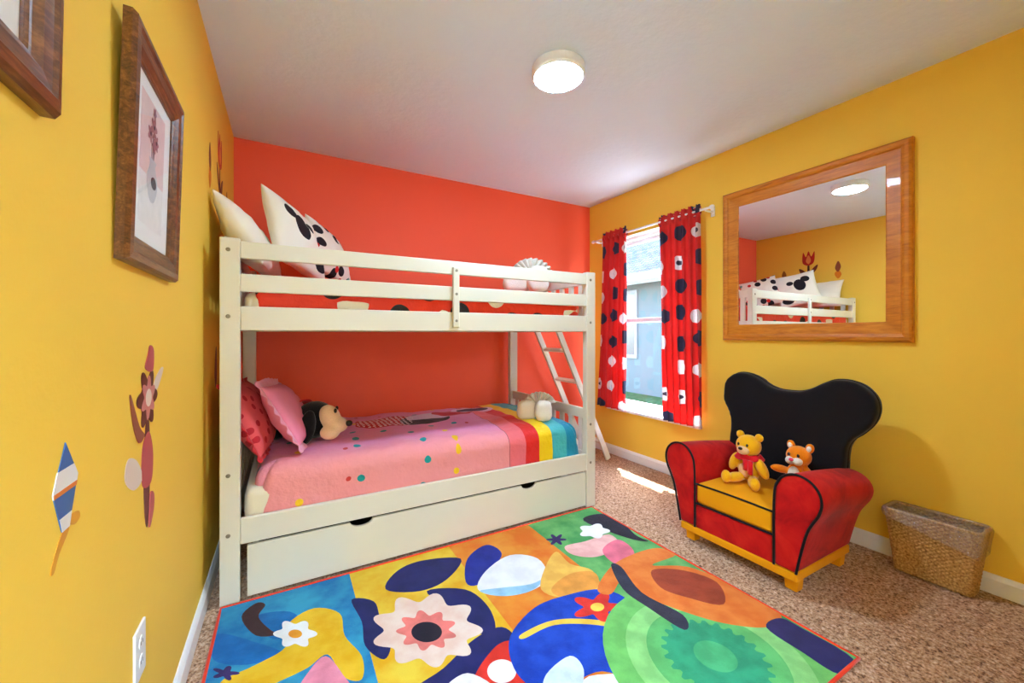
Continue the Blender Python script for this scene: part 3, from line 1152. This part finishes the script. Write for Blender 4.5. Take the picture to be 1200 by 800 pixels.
BROWN, PINK, ROSE, CREAM = (108, 52, 40), (190, 84, 84), (206, 128, 118), (226, 204, 186)
cy, cz = 1.30, .88
sticker('wall_sticker', 'tall pink and brown flower sticker low on the yellow wall', [
    (curve_pts([(cy - .012, .70), (cy + .012, .67), (cy + .03, .78), (cy + .025, .92), (cy - .005, .92), (cy - .02, .80)], 5), BROWN),
    (curve_pts([(cy - .03, .80), (cy - .09, .79), (cy - .15, .83), (cy - .13, .87), (cy - .07, .85)], 5), CREAM),
    (curve_pts([(cy + .03, .97), (cy + .10, 1.00), (cy + .155, 1.045), (cy + .13, 1.05), (cy + .07, 1.02)], 5), CREAM),
    (curve_pts([(cy - .03, .78), (cy + .04, .77), (cy + .055, .84), (cy + .02, .90), (cy - .03, .87)], 5), PINK),
    (flower(cy + .01, .985, .085, .075, 6, .2), BROWN),
    (flower(cy + .015, .985, .06, .055, 6, .2, ph=.4), ROSE),
    (ellp(cy + .015, .985, .024, .022), CREAM),
    (curve_pts([(cy - .01, 1.06), (cy + .05, 1.05), (cy + .06, 1.10), (cy + .03, 1.115), (cy + .01, 1.09)], 5), PINK),
    (curve_pts([(cy - .02, .90), (cy - .06, .93), (cy - .12, 1.01), (cy - .10, .94), (cy - .06, .89)], 5), (150, 84, 58)),
    (curve_pts([(cy + .02, .66), (cy + .055, .69), (cy + .06, .73), (cy + .03, .74)], 5), PINK)])
ky = .885
sticker('wall_sticker', 'blue and white kite sticker with orange ribbons on the yellow wall', [
    (curve_pts([(ky, .845), (ky + .012, .835), (ky - .02, .81), (ky - .035, .79), (ky - .045, .795), (ky - .025, .825)], 4), (222, 150, 30)),
    (curve_pts([(ky + .005, .85), (ky + .03, .835), (ky + .05, .84), (ky + .045, .852), (ky + .02, .855)], 4), (222, 150, 30)),
    ([(ky, .975), (ky + .042, .915), (ky + .012, .84), (ky - .012, .84), (ky - .04, .905)], (58, 104, 160)),
    ([(ky - .026, .935), (ky + .028, .935), (ky + .042, .915), (ky + .036, .898), (ky - .038, .898), (ky - .04, .905)], (226, 222, 214)),
    ([(ky - .02, .862), (ky + .02, .862), (ky + .012, .84), (ky - .012, .84)], (226, 222, 214)),
    ([(ky - .037, .905), (ky + .038, .905), (ky + .036, .898), (ky - .038, .898)], (224, 120, 36))])
uy = 2.56
sticker('wall_sticker', 'tall red tulip sticker above the upper bunk pillows', [
    (curve_pts([(uy - .012, 1.80), (uy + .012, 1.80), (uy + .01, 2.02), (uy - .01, 2.02)], 5), (70, 40, 30)),
    (curve_pts([(uy - .005, 1.86), (uy - .08, 1.93), (uy - .10, 2.0), (uy - .04, 1.95)], 5), (112, 52, 28)),
    (curve_pts([(uy + .005, 1.84), (uy + .08, 1.90), (uy + .105, 1.97), (uy + .04, 1.93)], 5), (112, 52, 28)),
    (curve_pts([(uy, 2.0), (uy + .065, 2.04), (uy + .06, 2.17), (uy + .028, 2.11), (uy, 2.18), (uy - .03, 2.11), (uy - .065, 2.17), (uy - .06, 2.04)], 5), (190, 44, 26)),
    (curve_pts([(uy, 2.02), (uy + .028, 2.06), (uy, 2.13), (uy - .028, 2.06)], 5), (232, 140, 70))])
sticker('wall_sticker', 'small orange and brown leaf sticker left of the red tulip', [
    (curve_pts([(2.25, 1.80), (2.285, 1.86), (2.25, 1.90), (2.215, 1.85)], 5), (226, 128, 22)),
    (curve_pts([(2.25, 1.88), (2.28, 1.93), (2.25, 2.01), (2.222, 1.94)], 5), (140, 72, 44))])
sticker('wall_sticker', 'small yellow brown leaf sticker between tulip and red wall', [
    (curve_pts([(2.84, 1.86), (2.87, 1.91), (2.845, 1.97), (2.815, 1.91)], 5), (156, 96, 30))])
sticker('wall_sticker', 'brown leaf sticker half hidden behind the bunk bed post', [
    (curve_pts([(2.42, .88), (2.46, .95), (2.44, 1.08), (2.40, 1.03), (2.385, .94)], 5), (134, 84, 66))])

# outlet
ol = thing('wall_outlet', 'white wall outlet plate low on the yellow wall', 'outlet', (XL, 1.2375, .405))
obj('plate', B().box(XL + .0002, XL + .006, 1.20, 1.275, .345, .465), M['trim'], ol, bevel=.002)
for z in (.383, .427):
    s = obj('socket', B().prism(ellp(1.2375, z, .016, .014), lambda p, h: (XL + h, p[0], p[1]), (.006, .0075)), M['trim'], ol)
    b = B()
    for dy in (-.006, .006):
        b.box(XL + .0074, XL + .0079, 1.2375 + dy - .001, 1.2375 + dy + .001, z - .004, z + .004)
    obj('slot', b, M['dark'], s)

# ------------------------------------------------------------------ rug
def rug_mat(name, a, b_, sc=7):
    t = NT(name)
    v = t.coord()
    c = t.mix(t.ramp(t.noise(v, sc, 4).outputs[0], [(.38, (0, 0, 0, 1)), (.62, (1, 1, 1, 1))]), [q * .8 for q in lin(a)[:3]] + [1], [q * .8 for q in lin(b_)[:3]] + [1])
    n = t.noise(v, 340, 2).outputs[0]
    return t.done(t.bsdf(c, .92, .08, t.bump(n, .5, .004), sheen=.15))


RX0_, RX1_, RY0_, RY1_ = -.243, 1.757, .62, 2.046
rug = thing('play_rug', 'bright rug with four coloured picture panels beside the bunk bed', 'rug', (.757, 1.33, 0))
obj('backing', B().box(RX0_ + .008, RX1_ - .008, RY0_ + .008, RY1_ - .008, .0004, .0075), mat('rug_backing', (180, 120, 70), .95), rug)
cols = [((26, 118, 178), (60, 168, 206)), ((236, 176, 22), (250, 216, 70)), ((236, 118, 26), (246, 160, 56)), ((74, 160, 84), (124, 196, 112))]
xs = [RX0_ + .008 + (RX1_ - RX0_ - .016) * k / 4 for k in range(5)]
rp = B()
rmats = []
rnames = {}


def rm(a, b_=None, sc=12):
    k = (a, b_)
    if k not in rnames:
        rnames[k] = len(rmats)
        rmats.append(rug_mat('rug_%02x%02x%02x' % a, a, b_ or tuple(min(255, int(q * 1.12) + 4) for q in a), sc))
    return rnames[k]


lay = [0]


def put(pts, a, b_=None, px=True, smooth=True):
    if px:
        pts = [fl(*p, .010) for p in pts]
    if smooth:
        pts = curve_pts(pts, 5)
    pts = [(min(max(p[0], RX0_ + .01), RX1_ - .01), min(max(p[1], RY0_ + .01), RY1_ - .01)) for p in pts]
    lay[0] += 1
    z = .0084 + lay[0] * .00005
    rp.mi = rm(a, b_)
    f = rp.face([rp.b.verts.new((p[0], p[1], z)) for p in pts])
    f.normal_update()
    if f.normal.z < 0:
        f.normal_flip()


for k in range(4):
    rp.mi = rm(cols[k][0], cols[k][1], 6)
    rp.box(xs[k], xs[k + 1], RY0_ + .008, RY1_ - .008, .0076, .0084)
NAVY, DK = (34, 36, 92), (34, 30, 44)
# blue panel: yellow fruit, dark leaf, blossom
put([(300, 722), (340, 716), (356, 735), (320, 748)], (20, 104, 168))
put([(255, 742), (300, 752), (330, 765), (290, 778), (250, 772)], (22, 104, 172))
put([(283, 722), (300, 706), (311, 708), (303, 722), (318, 738), (330, 742), (300, 744)], (66, 40, 40))
put([(258, 799), (300, 778), (335, 757), (338, 730), (368, 712), (398, 718), (404, 744), (424, 768), (424, 795), (402, 792), (384, 766), (360, 782), (322, 800), (290, 812)], (240, 184, 20), (250, 206, 48))
put([(382, 768), (402, 790), (412, 812), (352, 812), (362, 786)], (232, 138, 160))
put(flower(346, 742, 26, 17, 6, .16), (246, 242, 236), smooth=False)
put(ellp(346, 742, 8, 5), (240, 150, 40), smooth=False)
put(flower(264, 788, 17, 9, 5, .28, 60), (60, 40, 96), smooth=False)
# yellow panel: big pale daisy with dark leaves and a red pot
put([(452, 690), (466, 668), (496, 656), (540, 654), (524, 678), (492, 692)], NAVY)
put([(412, 702), (438, 704), (446, 726), (458, 752), (450, 772), (428, 756), (424, 728)], NAVY)
put([(500, 692), (545, 690), (572, 710), (580, 738), (555, 740), (530, 715)], NAVY)
put([(482, 812), (520, 782), (556, 748), (588, 734), (606, 752), (598, 790), (560, 815)], NAVY)
put(flower(500, 738, 66, 44, 9, .12, 108), (244, 206, 186), (250, 226, 210), smooth=False)
put(flower(500, 738, 36, 24, 9, .14, 108, .3), (226, 120, 110), smooth=False)
put(ellp(500, 740, 18, 12), DK, smooth=False)
put([(556, 792), (582, 756), (604, 752), (624, 780), (640, 818), (560, 820)], (216, 48, 34))
put(ellp(588, 786, 17, 14), (244, 232, 224), smooth=False)
put([(520, 806), (548, 788), (580, 806), (560, 822), (525, 820)], (238, 232, 228))
# orange panel: cloud, leaf and a blue jug with a red blossom
put([(546, 682), (548, 654), (570, 638), (588, 648), (576, 668), (562, 684)], (30, 44, 140))
put([(560, 690), (570, 668), (598, 650), (630, 654), (642, 676), (622, 692), (588, 698)], (240, 240, 240))
put([(562, 692), (590, 688), (622, 684), (640, 676), (622, 692), (588, 698)], (150, 196, 222))
put([(634, 690), (640, 662), (652, 646), (668, 660), (694, 668), (700, 690), (664, 700)], (240, 180, 80))
put([(646, 690), (668, 672), (696, 670), (700, 688), (664, 700)], (226, 150, 62))
put([(598, 745), (626, 712), (660, 698), (704, 690), (738, 704), (764, 744), (772, 782), (752, 800), (706, 786), (668, 800), (628, 806), (602, 782)], (24, 62, 170), (34, 80, 200))
put([(690, 792), (760, 792), (764, 815), (690, 818)], (236, 238, 244))
put([(640, 790), (668, 768), (684, 784), (676, 812), (640, 814)], (206, 222, 240))
put([(612, 742), (650, 726), (700, 726), (742, 736), (742, 741), (700, 732), (650, 732), (614, 748)], (240, 190, 70))
put(flower(700, 711, 32, 18, 5, .25, 80), (222, 52, 42), smooth=False)
put(ellp(700, 711, 8, 5), (246, 200, 80), smooth=False)
# green panel: toothed wheel with rings, long orange root
for r_, cc in ((84, (112, 186, 96)), (66, (140, 204, 120)), (50, (96, 178, 100))):
    x_, y_ = fl(838, 768, .01)
    rr = .0046 * r_
    put(ellp(x_, y_, rr, rr, 48), cc, px=False, smooth=False)
x_, y_ = fl(838, 768, .01)
put([(x_ + (.165 + (.014 if k % 4 < 2 else -.006)) * math.cos(2 * PI * k / 96), y_ + (.165 + (.014 if k % 4 < 2 else -.006)) * math.sin(2 * PI * k / 96)) for k in range(96)], (50, 150, 108), px=False, smooth=False)
put(ellp(x_, y_, .07, .07), (76, 172, 112), px=False, smooth=False)
put([(684, 610), (700, 602), (724, 606), (744, 626), (760, 634), (735, 630)], DK)
put([(662, 640), (686, 634), (714, 626), (726, 640), (700, 652), (672, 650)], (240, 178, 170))
put(flower(652, 632, 12, 7, 6, .28, 60), (60, 40, 96), smooth=False)
put(flower(696, 622, 19, 9, 5, .15), (246, 244, 240), smooth=False)
put([(706, 644), (724, 632), (742, 644), (740, 660), (720, 660)], (222, 110, 130))
put([(700, 690), (716, 664), (740, 650), (770, 642), (792, 650), (764, 662), (806, 664), (858, 684), (900, 708), (916, 724), (896, 735), (848, 730), (800, 716), (760, 700), (730, 680), (716, 696)], (232, 116, 40), (244, 140, 60))
put([(764, 668), (800, 668), (840, 682), (848, 708), (806, 700), (774, 688)], (156, 62, 36))
put([(716, 662), (728, 664), (752, 694), (800, 720), (802, 738), (760, 712), (730, 690)], (52, 50, 66))
put([(898, 735), (914, 724), (940, 736), (1000, 772), (984, 790), (940, 764)], (46, 42, 92))
po = obj('pile', rp, rmats, rug)
b = B()
loop = []
for p in ((RX0_ + .008, RY0_ + .008), (RX1_ - .008, RY0_ + .008), (RX1_ - .008, RY1_ - .008), (RX0_ + .008, RY1_ - .008)):
    loop.append(p)
pts = []
for i in range(4):
    p, q = loop[i], loop[(i + 1) % 4]
    for k in range(24):
        f_ = k / 24
        pts.append((p[0] + (q[0] - p[0]) * f_, p[1] + (q[1] - p[1]) * f_, .0065))
obj('binding', B().tube(pts, .0062, 8, closed=True), fabric('red_binding', (226, 58, 26)), rug, smooth=True)

# ------------------------------------------------------------------ armchair (faces -x)
t = NT('red_velvet')
v = t.coord()
n = t.noise(v, 7, 4, .6, .6).outputs[0]
c = t.ramp(n, [(.3, lin((146, 8, 12))), (.5, lin((186, 16, 16))), (.7, lin((206, 34, 24)))])
M['velvet_red'] = t.done(t.bsdf(c, .8, .15, t.bump(t.noise(v, 300).outputs[0], .25, .003), sheen=.08))
M['velvet_yellow'] = fabric('yellow_microfibre', (226, 150, 4), .75, 400, .15, .05, .05)
M['velvet_black'] = fabric('black_velvet', (20, 17, 20), .85, 400, .2, .25, .1)
M['pipe'] = fabric('black_piping', (26, 20, 22), .7, 500, .1, .1)
FX = 1.93
BXK = 2.44
CY = 1.205
ch = thing('armchair', "child's red and yellow armchair with black lobed back against the yellow wall", 'armchair', (2.2, CY, 0))
# arm front outline, for the right arm (smaller y); mirrored for the other
arm = [(1.003, .10), (1.004, .30), (1.000, .43), (.985, .482), (.955, .517), (.91, .532), (.862, .52), (.828, .487), (.815, .44), (.825, .39), (.848, .345), (.868, .30), (.888, .22), (.912, .10)]
armc = [(1.003, .10)] + curve_pts(arm[1:], 4, closed=False)


def chair_y(s, y):
    return y if s < 0 else 2 * CY - y


for s in (-1, 1):
    b = B()
    n0 = 9
    outl = [(chair_y(s, p[0]), p[1]) for p in armc]
    # gentle sag along the arm: rings from front to back
    rings = []
    for k in range(n0):
        f_ = k / (n0 - 1)
        X_ = FX + (BXK - FX) * f_
        dz = -.055 * f_ ** 1.3
        rings.append([b.b.verts.new((X_, p[0], p[1] + (dz * max(0, (p[1] - .1) / .43)))) for p in outl])
    for k in range(n0 - 1):
        for i in range(len(outl)):
            j = (i + 1) % len(outl)
            b.face([rings[k][i], rings[k][j], rings[k + 1][j], rings[k + 1][i]])
    b.face(rings[0])
    b.face(list(reversed(rings[-1])))
    a = obj('armrest', b, M['velvet_red'], ch, bevel=.012, seg=3, smooth=True)
    obj('piping', B().tube([(FX - .001, p[0], p[1]) for p in outl], .0055, 8), M['pipe'], a, smooth=True)
ya, yb = 1.004, 2 * CY - 1.004
obj('front_panel', B().box(FX + .006, FX + .05, ya, yb, .095, .222), M['velvet_red'], ch, bevel=.006)
b = B()
b.box(FX + .004, BXK - .05, ya, yb, .226, .338)
se = obj('seat_cushion', b, M['velvet_yellow'], ch, bevel=.022, seg=4, smooth=True)
for z, xx in ((.331, FX + .008), (.228, FX + .004)):
    obj('piping', B().tube([(xx, ya + (yb - ya) * k / 12, z + (.004 * math.sin(PI * k / 12) if z > .3 else 0)) for k in range(13)], .005, 8), M['pipe'], se, smooth=True)
obj('base', B().box(FX + .002, BXK, .912, 2 * CY - .912, .058, .097), M['velvet_yellow'], ch, bevel=.006)
obj('back_support', B().box(BXK - .05, BXK, .93, 2 * CY - .93, .097, .44), M['velvet_red'], ch, bevel=.01)
for xx in (FX + .035, BXK - .075):
    for yy in (.925, 2 * CY - .975):
        b = B()
        a0, a1 = .0, .006
        b.prism([(yy, .0), (yy + .05, .0), (yy + .056, .06), (yy - .006, .06)], lambda p, h: (h, p[0], p[1]), (xx, xx + .05))
        obj('foot', b, M['velvet_yellow'], ch, bevel=.004)
# plump backrest with two broad wing lobes rising from the upper corners
bk = [(1.46, .30), (1.496, .46), (1.494, .55), (1.496, .62), (1.520, .675), (1.548, .73), (1.556, .79), (1.538, .858), (1.488, .900), (1.420, .905), (1.352, .880), (1.300, .848), (1.250, .832),
      (1.195, .828), (1.130, .832), (1.080, .850), (1.030, .882), (.968, .910), (.888, .905), (.822, .858), (.798, .79), (.812, .72), (.850, .665), (.890, .625), (.912, .57), (.916, .46), (.95, .30)]
bkc = curve_pts(bk, 4)
b = B()
b.prism(bkc, lambda p, h: (h + (p[1] - .3) * .10, p[0], p[1]), (2.352, 2.452))
k_ = obj('backrest', b, M['velvet_black'], ch, smooth=True, vox=.011, sm=14)
obj('seam', B().tube([(2.452 + .002 + (p[1] - .3) * .10 - .052, CY + (p[0] - CY) * .998, p[1]) for p in bkc], .004, 6, closed=True), M['pipe'], k_, smooth=True)

# ------------------------------------------------------------------ wicker waste basket and its bag
t = NT('tan_wicker')
v = t.coord()
c = t.ramp(t.noise(v, 120, 3).outputs[0], [(.3, lin((132, 90, 44))), (.5, lin((182, 136, 74))), (.7, lin((212, 170, 104)))])
M['wicker'] = t.done(t.bsdf(c, .6, .3, t.bump(t.noise(v, 300).outputs[0], .2, .003)))
bcx, bcy = 2.632, .662


def rrect(u, hx, hy, r):
    """point on a rounded rectangle, u in 0..1"""
    per = [2 * (hx - r), r * PI / 2, 2 * (hy - r), r * PI / 2] * 2
    # order: bottom side (+x), corner, right side (+y), corner, ...
    tot = sum(per)
    d = (u % 1) * tot
    segs = [((-hx + r, -hy), (1, 0)), ((hx - r, -hy + r), -PI / 2), ((hx, -hy + r), (0, 1)), ((hx - r, hy - r), 0), ((hx - r, hy), (-1, 0)), ((-hx + r, hy - r), PI / 2), ((-hx, hy - r), (0, -1)), ((-hx + r, -hy + r), PI)]
    for L_, (p, q) in zip(per, segs):
        if d <= L_:
            if isinstance(q, tuple):
                return (p[0] + q[0] * d, p[1] + q[1] * d)
            a = q + d / r
            return (p[0] + r * math.cos(a), p[1] + r * math.sin(a))
        d -= L_
    return (-hx + r, -hy)


bs = thing('waste_basket', 'tan wicker waste basket standing on the carpet at the yellow wall', 'basket', (bcx, bcy, 0))
BH = .285


def bask(u, v_, off=0):
    hx, hy = .052 + .018 * v_, .128 + .032 * v_
    x_, y_ = rrect(u, hx + off, hy + off, .022)
    return x_ + bcx, y_ + bcy, .004 + BH * v_


NS = 62
NR = 34
b = B()


def weave(u, v_):
    x_, y_, z_ = bask(u, v_)
    dx, dy = x_ - bcx, y_ - bcy
    l = math.hypot(dx, dy)
    w_ = .0026 * math.cos(PI * NS * u) * math.cos(PI * NR * v_) + .001 * abs(math.sin(PI * NR * v_))
    return Vector((x_ + dx / l * w_, y_ + dy / l * w_, z_))


b.grid(weave, NS * 4, NR * 4, wrap=True, uvs=False)
obj('body', b, M['wicker'], bs, smooth=True, solid=.004)
obj('bottom', B().prism([rrect(k / 40, .05, .126, .022) for k in range(40)], lambda p, h: (p[0] + bcx, p[1] + bcy, h), (.004, .01)), M['wicker'], bs)
rimp = [Vector(bask(k / 120, 1.0)) for k in range(120)]
obj('rim', B().tube(rimp, .0075, 10, closed=True), M['wicker'], bs, smooth=True)
b = B()
for ph in (0, 1):
    b.tube([Vector(bask(k / 240, 1.0)) + Vector((.0066 * math.cos(k * PI / 4 + ph * PI), .0, .0066 * math.sin(k * PI / 4 + ph * PI))) for k in range(240)], .0028, 6, closed=True)
obj('rim_twist', b, M['wicker'], bs, smooth=True)
t = NT('clear_plastic_film')
v = t.coord()
nz = t.noise(v, 35, 4, .6, 1.5).outputs[0]
nb = t.bump(nz, .9, .02)
tr_ = t.n('ShaderNodeBsdfTransparent', {'Color': (.93, .9, .85, 1)}).outputs[0]
gl = t.n('ShaderNodeBsdfGlossy', {'Color': (1, 1, 1, 1), 'Roughness': .18, 'Normal': nb}).outputs[0]
df = t.n('ShaderNodeBsdfDiffuse', {'Color': (.72, .66, .58, 1), 'Normal': nb}).outputs[0]
m1 = t.n('ShaderNodeMixShader', {0: .5, 1: gl, 2: df}).outputs[0]
M['film'] = t.done(t.n('ShaderNodeMixShader', {0: .34, 1: tr_, 2: m1}).outputs[0])
b = B()


def bag(u, v_):
    # v: 0 deep inside, .55 over the rim, 1 hanging outside
    wob = .004 * noise.noise(Vector((u * 40, v_ * 5, 0)))
    if v_ < .5:
        q = v_ / .5
        x_, y_, z_ = bask(u, 1 - .6 * (1 - q), -.011 - .006 * (1 - q))
        return Vector((x_ + wob * 1.4, y_ + wob, z_))
    x_, y_, z_ = bask(u, 1, 0)
    if v_ < .66:
        a = (v_ - .5) / .16 * PI
        dx, dy = x_ - bcx, y_ - bcy
        l = math.hypot(dx, dy)
        r_ = .0115
        return Vector((x_ - dx / l * r_ * math.cos(a), y_ - dy / l * r_ * math.cos(a), z_ + r_ * math.sin(a)))
    q = (v_ - .66) / .34
    # outside skirt: deeper towards the near corner
    fy = (y_ - (bcy - .16)) / .32
    dep = .025 + .085 * max(0, 1 - fy)
    x2, y2, z2 = bask(u, 1 - dep * q / BH, .0115 + wob * .5)
    return Vector((x2, y2, z2))


b.grid(bag, 160, 40, wrap=True)
lb_ = obj('bin_bag', b, M['film'], smooth=True)
tag(lb_, 'clear plastic bag lining the wicker waste basket, folded over its rim', 'bag')

# ------------------------------------------------------------------ light
sd = Vector((-.22, -.18, -.47)).normalized()
sun = bpy.data.lights.new('sun', 'SUN')
sun.energy = 11.0
sun.angle = math.radians(.6)
sun.color = (.92, .96, 1)
so = bpy.data.objects.new('sun', sun)
COL.objects.link(so)
so.location = (6, 6, 8)
so.rotation_euler = sd.to_track_quat('-Z', 'Y').to_euler()

W = bpy.data.worlds.new('sky')
SC.world = W
W.use_nodes = True
nt = W.node_tree
nt.nodes.clear()
wo = nt.nodes.new('ShaderNodeOutputWorld')
bg = nt.nodes.new('ShaderNodeBackground')
sk = nt.nodes.new('ShaderNodeTexSky')
sk.sky_type = 'NISHITA'
sk.sun_disc = False
sk.sun_elevation = math.radians(59)
sk.sun_rotation = math.radians(50)
bg.inputs[1].default_value = 1.3
nt.links.new(sk.outputs[0], bg.inputs[0])
nt.links.new(bg.outputs[0], wo.inputs[0])

# unseen fill lamp added beyond the open doorway to brighten the room
hl = thing('added_fill_light', 'round unseen fill light added beyond the doorway', 'ceiling light', (.02, -1.25, ZC))
t = NT('added_fill_glow')
M['fill_glow'] = t.done(t.n('ShaderNodeEmission', {'Color': (.62, .9, 1.22, 1), 'Strength': 125.0}).outputs[0])
obj('diffuser', B().lathe([(.16, -.001), (.16, -.05), (.12, -.06), (.01, -.062)], (.02, -1.25, ZC)), M['fill_glow'], hl)

SC.view_settings.view_transform = 'Standard'
SC.view_settings.look = 'None'
SC.view_settings.exposure = 1.93
SC.view_settings.gamma = 1
SC.view_settings.use_curve_mapping = False
SC.cycles.max_bounces = 10
SC.cycles.diffuse_bounces = 6
SC.cycles.transparent_max_bounces = 12
